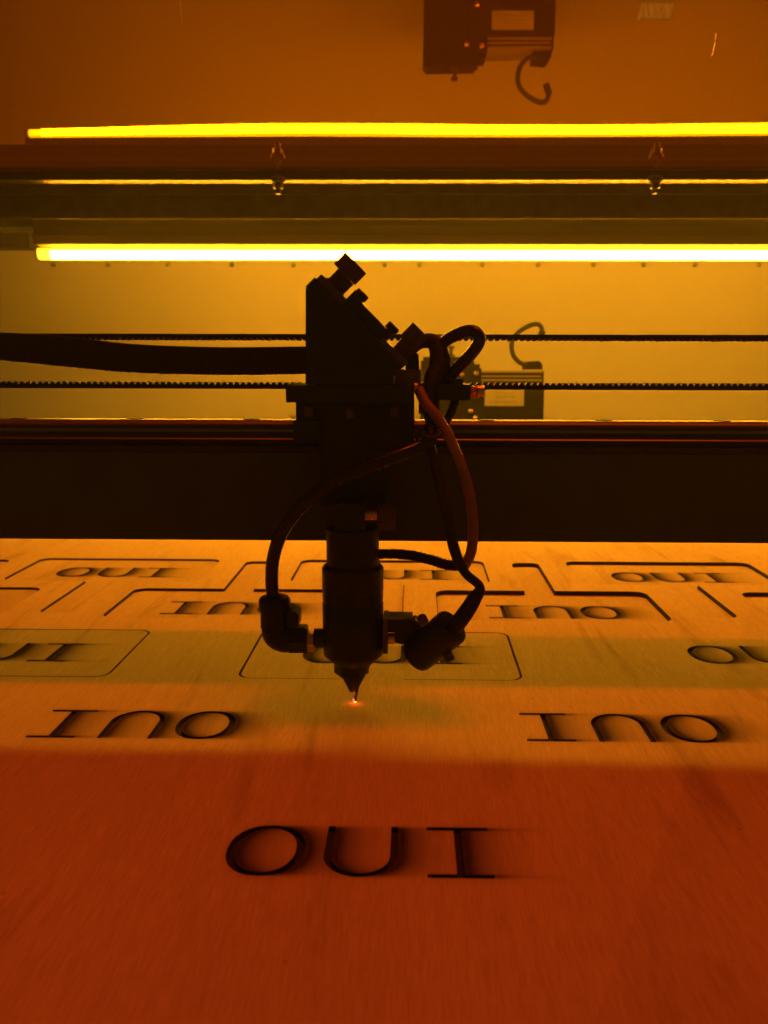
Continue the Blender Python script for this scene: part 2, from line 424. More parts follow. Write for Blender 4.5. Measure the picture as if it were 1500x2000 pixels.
obj('cable_plug', tube([at(1060,646,YM+6),at(1052,664,YM+6)], 4.0, 3, 10), RUBBER, mo, True)
for x,y in ((930,729),(919,803),(928,816),(902,732)):
    c = at(x,y,YM-1); obj('screw', lathe(c, c-Vector((0,3.5,0)), [(0,2.9),(.7,2.9),(1,1.6)], 20), BRASS, mo, True)
# bracket with stacked plates and an adjusting screw on top
xa, xb = at(822,740,YM).x, at(926,740,YM).x
bm = box(xa, xb, YM+4, YM+40, zat(860,YM), zat(704,YM), 1.5)
bm = box(xa+3, xb-4, YM+7, YM+36, zat(704,YM)+.1, zat(697,YM), .8, bm)
bm = box(at(900,710,YM).x, at(938,710,YM).x, YM+6, YM+38, zat(722,YM), zat(711,YM), .8, bm)
br = obj('mounting_bracket', bm, MOTORM, mo)
c = at(881,697,YM+14)
bm = cyl(c, c+Vector((0,0,12)), 2.2, 14); bm = cyl(c+Vector((0,0,10)), c+Vector((0,0,14)), 4.2, 16, bm, ch=.6)
bm = cyl(c, c+Vector((0,0,2.5)), 5.0, 6, bm)
obj('adjusting_screw', bm, STEEL, br, True)
# rating plate, fixed upside down
la_ = obj('rating_plate', pbox(947,758,1023,793,YM-.35,YM-.02,0), LABELM, mo)
def text(body, size, loc, rot, parent, m, ext=.05):
    cu = bpy.data.curves.new('writing','FONT'); cu.body = body; cu.size = size*S; cu.extrude = ext*S; cu.align_x = 'CENTER'; cu.align_y = 'CENTER'
    o = bpy.data.objects.new('writing', cu); sc.collection.objects.link(o)
    dg = bpy.context.evaluated_depsgraph_get(); me = bpy.data.meshes.new_from_object(o.evaluated_get(dg))
    bpy.data.objects.remove(o)
    q = link('writing', me, parent, m); q.rotation_euler = rot; q.location = (Vector(loc)-worg(parent))*S
    return q
RT = (math.pi/2, math.pi, 0)
text('MODEL  JEMC8-G8000-012', 3.1, at(983,785,YM-.45), RT, la_, INK)
text('SER.NO  3008011794004', 2.3, at(988,775.5,YM-.45), RT, la_, INK)
text('3M  V  A', 2.2, at(1000,768,YM-.45), RT, la_, INK)

# ------------------------------------------------------------------ gantry beam
YF, YK = 452.0, 534.0
beam = thing('gantry_beam', 'wide black crossbeam with polished guide rail above the plywood', 'beam', (0,YF,zat(1058,YF)))
Z = lambda y: zat(y, YF)
bm = box(XL,XR-300,YF+1.5,YK,Z(1058),Z(886),.8)
for v in bm.verts:
    if v.co.y > YF+20: v.co.y += -v.co.x*.027        # the casting widens towards the left
obj('beam_body', bm, BEAMM, beam)
bm = extr(bmesh.new(), [(YF-1,Z(884)),(YF-2,Z(872)),(YF+1.5,Z(871)),(YF+1.2,Z(862)),(YF+6,Z(861.5)),(YF+30,Z(861.5)),(YF+30,Z(884.5))], XL, XR-300)
obj('rail_seat', bm, BLACK, beam)
zr = Z(822)
prof = [(YF+6,Z(861)),(YF-1.6,Z(860.5)),(YF-2.6,Z(858.5)),(YF-1.6,Z(855.5)),(YF+.6,Z(854)),(YF+3.0,Z(846)),(YF+3.0,Z(840)),(YF+.2,Z(833)),(YF-1.2,Z(831)),(YF-1.8,Z(828)),(YF-.6,Z(825)),(YF+1.2,zr),(YF+14,zr),(YF+14,Z(861))]
rail = obj('guide_rail', extr(bmesh.new(), prof, XL, XR-300), simple('oiled_rail_steel', (.16,.13,.09), .42, .6, .15, 40, 0, sc3=(.05,1,1)), beam)
x0 = at(40,820,YF+9).x
for k in range(-1, 10):
    xx = x0+60*k
    obj('rail_screw', cyl((xx,YF+7.5,zr-.5),(xx,YF+7.5,zr+.35), 4.2, 24), BLACKM, rail, True)

# ------------------------------------------------------------------ belts
def belt(ya, yb_, teeth_down, xa, xb, label, Yc=486):
    za, zb_ = zat(ya,Yc-5), zat(yb_,Yc-5); b = bmesh.new(); pitch = 3.3; d = 1.5
    n = int((xb-xa)/pitch); top, bot = [], []
    base = zb_+d if teeth_down else za-d
    pts = []
    for i in range(n):
        x = xa+i*pitch; rj = random.uniform(-.12,.12)
        for fx, fz in ((0,0),(.16,.55),(.30,.95),(.45,1),(.60,.95),(.74,.55),(.90,0)):
            pts.append((x+fx*pitch, fz*(d+rj)))
    A = []; 
    for x, hgt in pts:
        zt = base-hgt if teeth_down else base+hgt
        zo = za if teeth_down else zb_
        A.append([b.verts.new((x,Yc-5,zt)), b.verts.new((x,Yc-5,zo)), b.verts.new((x,Yc+5,zo)), b.verts.new((x,Yc+5,zt))])
    for u,v in zip(A,A[1:]):
        for k in range(4): b.faces.new((u[k],u[(k+1)%4],v[(k+1)%4],v[k]))
    for _ in range(16):
        x = random.uniform(xa+100, min(xb,300)); b = hair((x,Yc-5,(zb_ if teeth_down else za)), (random.uniform(-1,1),0,-1 if teeth_down else 1), random.uniform(.6,1.6), .1, b)
    return tag(obj('drive_belt', b, RUBBER), label, 'belt', 'toothed drive belts along the beam')
belt(652.8, 665.2, True, -700, 1100, 'upper black toothed belt crossing behind the laser head, teeth facing down')
zb1 = at(590,752,481).x
belt(747, 760.5, False, -700, 1100, 'lower black toothed belt just above the guide rail, teeth facing up')

# ------------------------------------------------------------------ cable strap coming from the left
topc = [(-220,652),(-100,650),(0,649),(30,650),(90,655),(150,661),(230,670),(310,675),(400,677.5),(480,678),(600,676.5)]
botc = [(-220,684),(-100,694),(0,703),(50,708),(100,713),(160,719),(220,725),(300,729.5),(420,732),(500,732),(600,730)]
def curve2(c, n=150):
    xs = np.linspace(c[0][0], c[-1][0], n); return [(x, float(np.interp(x,[a for a,_ in c],[q for _,q in c]))) for x in xs]
def smooth(c):
    y = np.array([q for _,q in c]); k = np.ones(11)/11; yy = np.convolve(np.pad(y,5,'edge'),k,'valid'); return [(c[i][0],yy[i]) for i in range(len(c))]
T = smooth(curve2(topc)); B_ = smooth(curve2(botc))
bm = bmesh.new(); YS0, YS1 = 462, 477; A = []
for (x,y),(x2,y2) in zip(T,B_):
    a, c = at(x,y,YS0), at(x2,y2+random.uniform(0,.7),YS0)
    A.append([bm.verts.new(a), bm.verts.new(c), bm.verts.new((c.x,YS1,c.z)), bm.verts.new((a.x,YS1,a.z))])
for u,v in zip(A,A[1:]):
    for k in range(4): bm.faces.new((u[k],u[(k+1)%4],v[(k+1)%4],v[k]))
for _ in range(42):
    i = random.randrange(20,148); x,y = B_[i]; bm = hair(at(x,y,YS0+1), (random.uniform(-1,1),0,-1), random.uniform(.5,1.3), .12, bm)
tag(obj('cable_strap', bm, BRAID), 'broad flat black cable strap sagging in from the left', 'strap')

# ------------------------------------------------------------------ laser head
YH = 424.0                                        # axis of the lens tube
hd = thing('laser_head', 'black laser cutting head with angled mirror mount over the plywood', 'laser head', (at(693,1372,YH).x, YH, 0))
Y0, Y1 = YH-19, YH+19
obj('mirror_mount', prism([(597,561),(768,732),(770,751),(597,751)], Y0, Y1, .5), BLACK, hd)
obj('mount_plate', prism([(596.5,559.5),(614.5,541.5),(788,715),(769,733.5)], Y0-1.5, Y1+1.5, .5), BLACK, hd)
obj('adjusting_plate', prism([(617,545),(628,535.5),(676,583.5),(668,594),(741,667),(748,660),(797,708.5),(788,716.5)], Y0, Y1, .4), KNURL, hd)
obj('mirror_holder', prism([(668,592),(694,566),(708,594),(740,626),(752,640),(748,662),(742,668)], Y0+5, Y1-5, .6), BLACK, hd)
def knob(c0, c1, w, cap, ridg, m, shaft=None, name='adjusting_knob'):
    """c0->c1 axis in photo pixels, widths in pixels"""
    k = (at(c0[0]+1,c0[1],YH)-at(c0[0],c0[1],YH)).length
    a, c = at(*c0,YH), at(*c1,YH)
    bm = cyl(a, c, w*k/2, ridges=ridg, depth=.35, ch=.0) if ridg else cyl(a, c, w*k/2, 32, ch=.4)
    return bm, k
bm, k = knob((669.5,549),(689,528.0),54,0,44,None)        # big knurled head, lower collar
bm = cyl(at(688,529,YH), at(697,516,YH), 0, 4) if False else bm
k0 = k
a, c = at(658,565,YH), at(684.5,527,YH)
ax = Vector((1,0,1)).normalized()
up = obj('adjusting_knob', cyl(at(654,562,YH), at(676,540,YH), 21*k, ridges=34, depth=.25), KNURL, hd)
q0 = at(684,519,YH)-ax*(6*k)
obj('knob_cap', cyl(at(684,525,YH)-ax*(15.5*k), at(684,525,YH)+ax*(15.5*k), 28.5*k, ridges=40, depth=.3), KNURL, up)
q1 = at(681,515,YH)
obj('shaft', cyl(at(646,570,YH), at(656,560,YH), 24*k, 30), BLACK, up, True)
lo2 = obj('adjusting_knob', cyl(at(809,658,YH)-ax*(15*k), at(809,658,YH)+ax*(18*k), 21.5*k, ridges=34, depth=.3), KNURL, hd)
obj('shaft', cyl(at(778,695,YH), at(801,669,YH), 18*k, ridges=26, depth=.3), KNURL, lo2)
for (x,y),(x2,y2),nm in (((706,577),(680,604),0),((766,641),(744,664),1)):
    c = at(x,y,YH-6)
    s = obj('spring_screw', cyl(c-ax*(7*k), c+ax*(7*k), 14*k if nm==0 else 13.5*k, 24, ch=.4), BLACK, hd, True)
    a_, b_ = at(x2,y2,YH-6), c-ax*(7*k)
    helix = []; nturn = 7
    qm = ax.to_track_quat('Z','Y').to_matrix()
    for i in range(nturn*10+1):
        t = i/(nturn*10); an = t*nturn*2*math.pi
        helix.append(a_.lerp(b_,t)+qm@Vector((2.3*math.cos(an),2.3*math.sin(an),0)))
    obj('spring', tube(helix, .42, 1, 6), STEEL, s, True)
    obj('shank', cyl(a_, b_, 1.3, 12), BLACK, s, True)

# carriage
obj('carriage_plate', pbox(558,752,809,787,YH-14,YH+46,.5), BLACK, hd)
bm = pbox(578,787,809,862,YH+8,YH+40,.6); bm = pbox(572,822,628,860,YH+4,YH+26,.8,bm); obj('bearing_block', bm, BLACK, hd)
obj('tube_bracket', pbox(624,787,752,990,YH+6,YH+26,.6), BLACKM, hd)
obj('side_plate', pbox(752,787,808,876,YH-2,YH+8,.4), BLACKM, hd)
for x,y in ((604,804),(684,808),(771,804)):
    c = at(x,y-10,YH-8)
    obj('cap_screw', cyl(Vector((c.x,c.y,c.z)), Vector((c.x,c.y,c.z-4.5)), 2.2, 20, ch=.3), KNURL, hd, True)
# lint caught on the carriage
bm = None
for _ in range(9):
    bm = hair(at(575+random.uniform(-3,2),818,YH+2), (random.uniform(-1,.3),0,random.uniform(.3,1)), random.uniform(1.2,3.2), .1, bm)
for _ in range(10):
    bm = hair(at(572+random.uniform(-16,14),752,YH-5), (random.uniform(-1,1),0,random.uniform(.3,1)), random.uniform(.8,2.0), .1, bm)
obj('lint', bm, BRAID, hd)
# optics tube
XC = at(689,1100,YH).x
def zt(y): return at(689,y,YH).z
kx = (at(690,1200,YH)-at(689,1200,YH)).length
obj('clamp_collar', pbox(654,984,712,1036,YH-16,YH+14,.9), BLACK, hd)
obj('lens_tube', cyl((XC,YH,zt(1104)),(XC,YH,zt(1030)), 50.5*kx, 64, ch=.5), BLACK, hd, True)
pr = [(zt(1293),38.5),(zt(1276),58),(zt(1272),59),(zt(1176),59.5),(zt(1173),57.5),(zt(1170),57.5),(zt(1168),59),(zt(1158),59),(zt(1155),58),(zt(1152),59.5),(zt(1108),59.5),(zt(1103),55)]
a, c = Vector((XC,YH,pr[0][0])), Vector((XC,YH,pr[-1][0]))
obj('focus_sleeve', lathe(a, c, [((z-pr[0][0])/(pr[-1][0]-pr[0][0]), r_*kx) for z,r_ in pr], 72), BLACK, hd, True)
XN = at(690,1340,YH).x
nz = lathe((XN,YH,zt(1350)), (XN,YH,zt(1292)), [(0,7*kx),(.06,9.5*kx),(.12,11*kx),(1,38*kx)], 48)
noz = obj('nozzle', nz, BLACK, hd, True)
obj('nozzle_flange', cyl((XC-1,YH,zt(1314)),(XC-1,YH,zt(1288)), 34*kx, 6), BLACK, noz)
obj('focus_pin', tube([at(698,1340,YH), at(696.5,1352,YH), at(693.5,1369,YH)], [.8,.75,.6], 3, 8), BLACKM, noz, True)
# thumb screw on the collar
ts = obj('thumb_screw', cyl(at(738,1010,YH-6), at(772,1010,YH-6), 25*kx, ridges=40, depth=.25), KNURL, hd)
obj('shaft', cyl(at(711,1006,YH-8), at(738,1006,YH-8), 12.5*kx, 24, ch=.3), BRASS, ts, True)
# elbow fitting for the air hose (left)
YE = YH
el = obj('hose_elbow', cyl(at(537,1228,YE), at(537,1190,YE), 28*kx, 40, ch=.8), BLACK, hd, True)
bm = tube([at(537,1226,YE),at(541,1240,YE),at(553,1247,YE),at(565,1247,YE)], [27*kx,27*kx,27*kx,27*kx], 6, 24)
obj('bend', bm, BLACK, el, True)
obj('shoulder', prism([(560,1196),(576,1195),(583,1202),(583,1224),(560,1226)], YE-6, YE+6, 1.2), BLACK, el)
obj('collet', lathe(at(537,1196,YE), at(536,1165,YE), [(0,29*kx),(.25,31*kx),(.8,31*kx),(1,26*kx)], 40), BLACK, el, True)
obj('collet_ring', lathe(at(537,1197,YE)-Vector((0,0,.1)), at(537,1192,YE), [(0,26*kx),(.5,30.5*kx),(1,26*kx)], 40), BRASS, el, True)
obj('hex_body', cyl(at(563,1247,YE), at(601,1247,YE), 29*kx, 6, ch=.8), BLACK, el)
obj('brass_nut', cyl(at(600,1253,YE), at(615,1253,YE), 21*kx, 6, ch=.5), BRASS, el)
obj('neck', cyl(at(614,1246,YE), at(634,1246,YE), 19*kx, 30), BLACK, el, True)
# pointer bracket and pilot laser (right)
pb = obj('pointer_bracket', pbox(756,1210,806,1236,YH-7,YH+7,.5), BLACK, hd)
obj('flange', pbox(748,1212,757,1277,YH-9,YH+9,.5), KNURL, pb)
obj('pivot_screw', cyl(at(757,1247,YH-4), at(772,1247,YH-4), 10.5*kx, 20, ch=.4), BRASS, pb, True)
obj('arm', prism([(770,1232),(812,1212),(830,1230),(820,1262),(770,1256)], YH-5, YH+5, .5), BLACK, pb)
ca, cb = at(810,1283,YH-3), at(885,1222,YH-11)
d = (cb-ca).normalized()
lp = obj('laser_pointer', lathe(ca, cb, [(0,31*kx),(.02,33*kx),(.07,35*kx),(.2,35.5*kx),(.94,36*kx),(.97,35.5*kx),(1,33.5*kx)], 56), BLACK, hd, True)
obj('end_plug', cyl(cb-d*1, cb+d*.5, 24*kx, 40, ch=.3), BLACKM, lp, True)
for c_, dr in ((at(825,1209,YH-10),Vector((-.45,-.25,1))),(at(877,1284,YH-12),Vector((.5,-.25,-1)))):
    dr.normalize(); obj('grub_screw', cyl(c_-dr*2.2, c_+dr*1.8, 9.5*kx, 6, ch=.35), KNURL, lp)

# fittings at the right of the carriage
obj('cross_block', pbox(772,722,822,752,YH+4,YH+24,.5), simple('rust_red_block',(.30,.11,.05),.5,0,.3,80,.2), hd)
cl = obj('belt_clamp', pbox(858,751,919,782,YH-6,YH+14,1.2), BLACK, hd)
obj('brass_tip', cyl(at(917,766,YH+2), at(931,766,YH+2), 13*kx, 6, ch=.5), BRASS, cl)
obj('brass_end', cyl(at(931,765,YH+2), at(946,765,YH+2), 12*kx, 30, ch=.4), BRASS, cl, True)
obj('collar', cyl(at(846,760,YH+1), at(858,760,YH+1), 9*kx, 24, ch=.3), BRASS, cl, True)
obj('collar', cyl(at(808,757,YH-4), at(817,757,YH-4), 9*kx, 24, ch=.3), BRASS, cl, True)
obj('stem', cyl(at(812,760,YH+1), at(860,760,YH+1), 6.5*kx, 24), BLACK, cl, True)
obj('clamp_foot', pbox(818,762,858,808,YH-3,YH+8,.8), BLACKM, cl)
obj('ridge', pbox(880,739,904,751,YH-2,YH+8,1), BLACK, cl)

# ------------------------------------------------------------------ hoses and cables
def pts(c, Y): return [at(x, y, (Y if not isinstance(Y,(list,tuple)) else Y[i])) for i,(x,y) in enumerate(c)]
hp = [(842,838),(838,862),(812,876),(770,892),(712,914),(655,938),(606,972),(568,1012),(545,1052),(533,1095),(531,1140),(535,1175)]
Yh = [414,410,408,404,402,402,404,408,413,418,422,424]
tag(obj('air_hose', tube(pts(hp,Yh), 12.6*kx, 10, 24), HOSE, None, True), 'thick glossy black air hose looping down to the elbow fitting', 'hose')
cp_ = [(818,760),(832,788),(852,812),(874,848),(893,890),(909,935),(920,985),(924,1035),(920,1078),(908,1104)]
tag(obj('sensor_cable', tube(pts(cp_,[420,416,413,410,408,408,409,411,414,418]), 10.0*kx, 10, 18), BROWN, None, True), 'smooth reddish brown cable arching down right of the head', 'cable')
sl = [(738,1082),(770,1082),(806,1085),(842,1094),(876,1104),(908,1106)]
bm = tube(pts(sl,[426,424,420,418,418,418]), 9.5*kx, 12, 14, rough=.10)
for _ in range(26):
    i = random.random(); x = 745+i*160; y = np.interp(x,[738,806,876,908],[1074,1076,1094,1098])
    bm = hair(at(x,y,419), (random.uniform(-1,1),0,1), random.uniform(.6,1.8), .13, bm)
tag(obj('braided_cable', bm, BRAID, None, True), 'frayed black sleeved cable leaving the lens tube to the right', 'cable')
pc = [(838,852),(848,900),(862,960),(876,1020),(888,1075),(908,1118),(937,1146),(925,1172),(907,1200),(887,1226)]
tag(obj('pointer_cable', tube(pts(pc,[414,408,402,398,396,398,402,404,405,409]), [7*kx,9*kx,9.5*kx,9.5*kx,10*kx,8.5*kx,8.5*kx,14*kx,15.5*kx,16*kx], 10, 18), RUBBER, None, True),
    'dull black cable kinked sharply above the tilted pilot laser', 'cable')
lp_ = [(850,712),(852,690),(868,668),(896,652),(922,646),(935,656),(934,672),(916,696),(896,716),(878,736),(868,752)]
tag(obj('looped_cable', tube(pts(lp_,[436,434,430,426,424,422,422,424,426,428,430]), 11.5*kx, 10, 20), HOSE, None, True),
    'short thick black cable looped over the right end of the carriage', 'cable')
k2 = [(800,684),(822,668),(846,668),(858,690),(858,715),(846,742),(838,770),(838,810),(846,838)]
tag(obj('bundled_cable', tube(pts(k2,[436,434,432,430,428,424,420,418,416]), [11*kx,13*kx,15*kx,18*kx,21*kx,18*kx,12*kx,10*kx,10*kx], 8, 18), RUBBER, None, True),
    'fat black cable bundle bunched between carriage and loop', 'cable')
k3 = [(890,748),(892,775),(880,806),(864,834),(850,850)]
tag(obj('thin_cable', tube(pts(k3,[428,426,424,420,416]), 8.5*kx, 8, 14), HOSE, None, True), 'thin black cable dropping behind the brown cable', 'cable')
k4 = [(801,748),(800,705),(808,688),(820,684)]
tag(obj('clip_bracket', prism([(792,690),(806,683),(818,693),(819,740),(792,740)], 436, 446, .8), BLACK), 'black rounded bracket tucked right of the mirror mount', 'bracket')
bm = None
rg = [at(842+19*math.cos(t),842+13*math.sin(t),410-6*math.sin(t)) for t in np.linspace(0,2*math.pi,25)]
tag(obj('cable_tie', tube(rg, .9, 2, 8), BLACKM, None, True), 'black tie gathering the cables below the carriage', 'cable tie')
tail = [(826,836),(816,842),(812,852),(817,860)]
tag(obj('tie_tail', tube(pts(tail,408), .9, 4, 8), BLACKM, None, True), 'cut tail sticking out from the tie below the carriage', 'cable tie')

# ------------------------------------------------------------------ plywood
def arc(cx, cy, r_, a0, a1, n=8): return [(cx+r_*math.cos(math.radians(a0+(a1-a0)*i/n)), cy+r_*math.sin(math.radians(a0+(a1-a0)*i/n))) for i in range(n+1)]
def sup(cx, a, b_, e=2.25, n=72):
    o_ = []
    for i in range(n):
        t = 2*math.pi*i/n; c, s = math.cos(t), math.sin(t)
        o_.append((cx+a*math.copysign(abs(c)**(2/e),c), b_*math.copysign(abs(s)**(2/e),s)))
    return o_
HL = 16.2
def ell(cx, cy, ra, rb, a0, a1, n=24): return [(cx+ra*math.cos(math.radians(a0+(a1-a0)*i/n)), cy+rb*math.sin(math.radians(a0+(a1-a0)*i/n))) for i in range(n+1)]
def dens(lp, d=2.0):
    o_ = []
    for i in range(len(lp)):
        a = lp[i]; c = lp[(i+1)%len(lp)]; L_ = math.dist(a,c); n = max(1,int(L_/d))
        for k_ in range(n): o_.append((a[0]+(c[0]-a[0])*k_/n, a[1]+(c[1]-a[1])*k_/n))
    return o_
LET = {
 'O': [sup(-33.6,13.5,HL), sup(-33.6,10.5,HL-2.1,2.15)],
 'U': [dens([(-13.2,HL)]+ell(-.5,-HL+13,12.7,13,180,360)+[(12.2,HL),(9.6,HL)]+ell(-.5,-HL+12.6,10.1,10.5,360,180)+[(-10.6,HL)])],
 'I': [dens([(22.3,HL),(44.5,HL),(44.5,HL-2),(34.7,HL-2),(34.7,-HL+2),(44.5,-HL+2),(44.5,-HL),(22.3,-HL),(22.3,-HL+2),(32.1,-HL+2),(32.1,HL-2),(22.3,HL-2)])],
}
def xf(loop, cx, cyy, flip):
    s = -1 if flip else 1
    return [(cx+s*x, cyy+s*y) for x,y in loop]
def inside(P_, loops):
    P_ = np.asarray(P_); r_ = np.zeros(len(P_), bool)
    for lp in loops:
        A_ = np.array(lp); B2 = np.roll(A_,-1,0)
        for (xa,ya),(xb_,yb_) in zip(A_,B2):
            if ya == yb_: continue
            c = ((P_[:,1] >= min(ya,yb_)) & (P_[:,1] < max(ya,yb_)))
            xi = xa + (P_[:,1]-ya)*(xb_-xa)/(yb_-ya)
            r_ ^= c & (P_[:,0] < xi)
    return r_
# soot map of one word on a fine raster (local mm), air blows everything towards +x of the machine
RES = .25; GX = np.arange(-62,86,RES); GY = np.arange(-24,24,RES)
gx, gy = np.meshgrid(GX, GY); PP = np.c_[gx.ravel(), gy.ravel()]
soot = {}
for flip in (False, True):
    ls = [xf(l,0,0,flip) for c in 'OUI' for l in LET[c]]
    mk = inside(PP, ls).reshape(gx.shape).astype(float)
    s = np.zeros_like(mk)
    for i in range(3, int(24/RES)):
        dd = i*RES
        v = .90*math.exp(-dd/8.5); sh = np.zeros_like(mk); sh[:,i:] = mk[:,:-i]
        s = np.maximum(s, sh*v)
    # faint spread above/below
    def blur(a, n, ax_):
        k_ = np.ones(n)/n; return np.apply_along_axis(lambda q: np.convolve(q,k_,'same'), ax_, a)
    sb = blur(blur(s,7,0),5,1); wide = blur(blur(blur(s,29,0),21,1),15,0)
    s = np.clip(.92*sb+.50*wide,0,.96)**.93
    near = np.zeros_like(mk)
    for i in range(1,4): sh = np.zeros_like(mk); sh[:,i:] = mk[:,:-i]; near = np.maximum(near, sh)
    soot[flip] = s
def soot_at(X, Y, words):
    o_ = np.zeros(len(X))
    for cx, cyy, flip, g_ in words:
        i = np.round((X-cx-GX[0])/RES).astype(int); j = np.round((Y-cyy-GY[0])/RES).astype(int)
        ok = (i>=0)&(i<len(GX))&(j>=0)&(j<len(GY))
        v = np.zeros(len(X)); v[ok] = soot[flip][j[ok], i[ok]]*g_; o_ = np.maximum(o_, v)
    return o_
def board(name, outer, holes, words, thick, parent, origin, cut_holes):
    """flat board with holes; top face carries the soot attribute"""
    loops = [outer]+holes
    V = []; E_ = []
    for lp in loops:
        n0 = len(V); V += lp; E_ += [(n0+i, n0+(i+1)%len(lp)) for i in range(len(lp))]
    st = []
    for cx, cyy, flip, g_ in words:
        xs = np.arange(cx-52, cx+74, 1.4); ys = np.arange(cyy-22, cyy+22.1, 1.0)
        a_, b_ = np.meshgrid(xs, ys); a_ = a_ + (np.arange(a_.shape[0])%2)[:,None]*.7
        st.append(np.c_[a_.ravel(), b_.ravel()])
    if st:
        st = np.vstack(st); st = st + np.random.RandomState(3).uniform(-.12,.12,st.shape)
        allL = np.vstack([np.array(l) for l in loops])
        keep = inside(st, loops)
        st = st[keep]
        # not too close to any loop vertex
        ok = np.ones(len(st), bool)
        for c in range(0, len(st), 2000):
            dmin = np.min((st[c:c+2000,None,0]-allL[None,:,0])**2+(st[c:c+2000,None,1]-allL[None,:,1])**2, axis=1); ok[c:c+2000] = dmin > .3
        V = V + [tuple(q) for q in st[ok]]
    r_ = delaunay_2d_cdt([Vector(q) for q in V], E_, [], 0, 1e-4)
    vs = np.array([(q.x,q.y) for q in r_[0]]); fs = [f for f in r_[2]]
    cen = np.array([vs[list(f)].mean(0) for f in fs]); keep = inside(cen, loops)
    bm = bmesh.new(); ox, oy, oz = origin
    bv = [bm.verts.new(((x-ox)*S,(y-oy)*S,0)) for x,y in vs]
    for f, k_ in zip(fs, keep):
        if k_:
            try: bm.faces.new([bv[i] for i in f])
            except ValueError: pass
    for v in [v for v in bm.verts if not v.link_faces]: bm.verts.remove(v)
    bmesh.ops.recalc_face_normals(bm, faces=bm.faces)
    for f in bm.faces:
        if f.normal.z < 0: f.normal_flip()
        f.material_index = 0
    for lp in [outer]+cut_holes:
        a_ = [bm.verts.new(((x-ox)*S,(y-oy)*S,0)) for x,y in lp]; c_ = [bm.verts.new(((x-ox)*S,(y-oy)*S,-thick*S)) for x,y in lp]
        for i in range(len(lp)):
            f = bm.faces.new((a_[i],a_[(i+1)%len(lp)],c_[(i+1)%len(lp)],c_[i])); f.material_index = 1
    me = bpy.data.meshes.new(name); bm.to_mesh(me); bm.free()
    co = np.zeros(len(me.vertices)*3); me.vertices.foreach_get('co', co); co = co.reshape(-1,3)/S
    sv = soot_at(co[:,0]+ox, co[:,1]+oy, words)
    rim = {(round(x-ox,1), round(y-oy,1)) for lp in holes for x,y in lp}      # clean rim right at the burnt edge
    sv[[i for i in range(len(co)) if (round(co[i,0],1), round(co[i,1],1)) in rim]] *= .97
    at2 = me.attributes.new('soot','FLOAT','POINT'); at2.data.foreach_set('value', sv.astype(np.float32))
    me.materials.append(WOOD); me.materials.append(CHAR)
    if parent is None:
        o_ = bpy.data.objects.new(name, me); sc.collection.objects.link(o_); o_.location = Vector(origin)*S; ORG[o_.name] = Vector(origin)
    return o_
DEP = 2.2
def letters(parent, cx, cyy, flip, ztop):
    for ch in 'OUI':
        lps = [xf(l,cx,cyy,flip) for l in LET[ch]]
        V = []; E_ = []
        for lp in lps:
            n0 = len(V); V += lp; E_ += [(n0+i, n0+(i+1)%len(lp)) for i in range(len(lp))]
        r_ = delaunay_2d_cdt([Vector(q) for q in V], E_, [], 0, 1e-4)
        vs = np.array([(q.x,q.y) for q in r_[0]]); cen = np.array([vs[list(f)].mean(0) for f in r_[2]]); keep = inside(cen, lps)
        bm = bmesh.new(); bv = [bm.verts.new((x,y,ztop-DEP)) for x,y in vs]
        for f, k_ in zip(r_[2], keep):
            if k_: bm.faces.new([bv[i] for i in f])
        for lp in lps:
            a_ = [bm.verts.new((x,y,ztop-.02)) for x,y in lp]; c_ = [bm.verts.new((x,y,ztop-DEP)) for x,y in lp]
            for i in range(len(lp)): bm.faces.new((a_[i],a_[(i+1)%len(lp)],c_[(i+1)%len(lp)],c_[i]))
        for v in [v for v in bm.verts if not v.link_faces]: bm.verts.remove(v)
        o_ = obj('engraved_letter', bm, CHARF, parent); o_['label'] = 'burnt letter '+ch

HW, RR, TW = 77.0, 9.0, 11.0
def outline(cx, y0, y1, yt, e):
    """T shaped blank: body y0..y1, narrow tab reaching yt (above y1 or below y0); e grows (+) or shrinks (-)"""
    if yt > y1:
        p_ = arc(cx-HW+RR, y0+RR, RR+e, 180, 270)+arc(cx+HW-RR, y0+RR, RR+e, 270, 360)+arc(cx+HW-RR, y1-RR, RR+e, 0, 90)
        p_ += [(cx+TW+e, y1+e)]+arc(cx+TW-7, yt-7, 7+e, 0, 90)+arc(cx-TW+7, yt-7, 7+e, 90, 180)+[(cx-TW-e, y1+e)]
        p_ += arc(cx-HW+RR, y1-RR, RR+e, 90, 180)
    else:
        p_ = arc(cx+HW-RR, y1-RR, RR+e, 0, 90)+arc(cx-HW+RR, y1-RR, RR+e, 90, 180)+arc(cx-HW+RR, y0+RR, RR+e, 180, 270)
        p_ += [(cx-TW-e, y0-e)]+arc(cx-TW+7, yt+7, 7+e, 180, 270)+arc(cx+TW-7, yt+7, 7+e, 270, 360)+[(cx+TW+e, y0-e)]
        p_ += arc(cx+HW-RR, y0+RR, RR+e, 270, 360)
    return p_
def slot(path, wd, wb=None):
    P_ = [Vector(q) for q in path]; Lf, Rt = [], []
    for i,q in enumerate(P_):
        t = (P_[min(i+1,len(P_)-1)]-P_[max(i-1,0)]).normalized(); nn = Vector((-t.y,t.x))*((wb or wd) if abs(q.y-457.5) < 1.2 else wd)/2
        Lf.append(tuple(q+nn)); Rt.append(tuple(q-nn))
    return Lf+Rt[::-1]
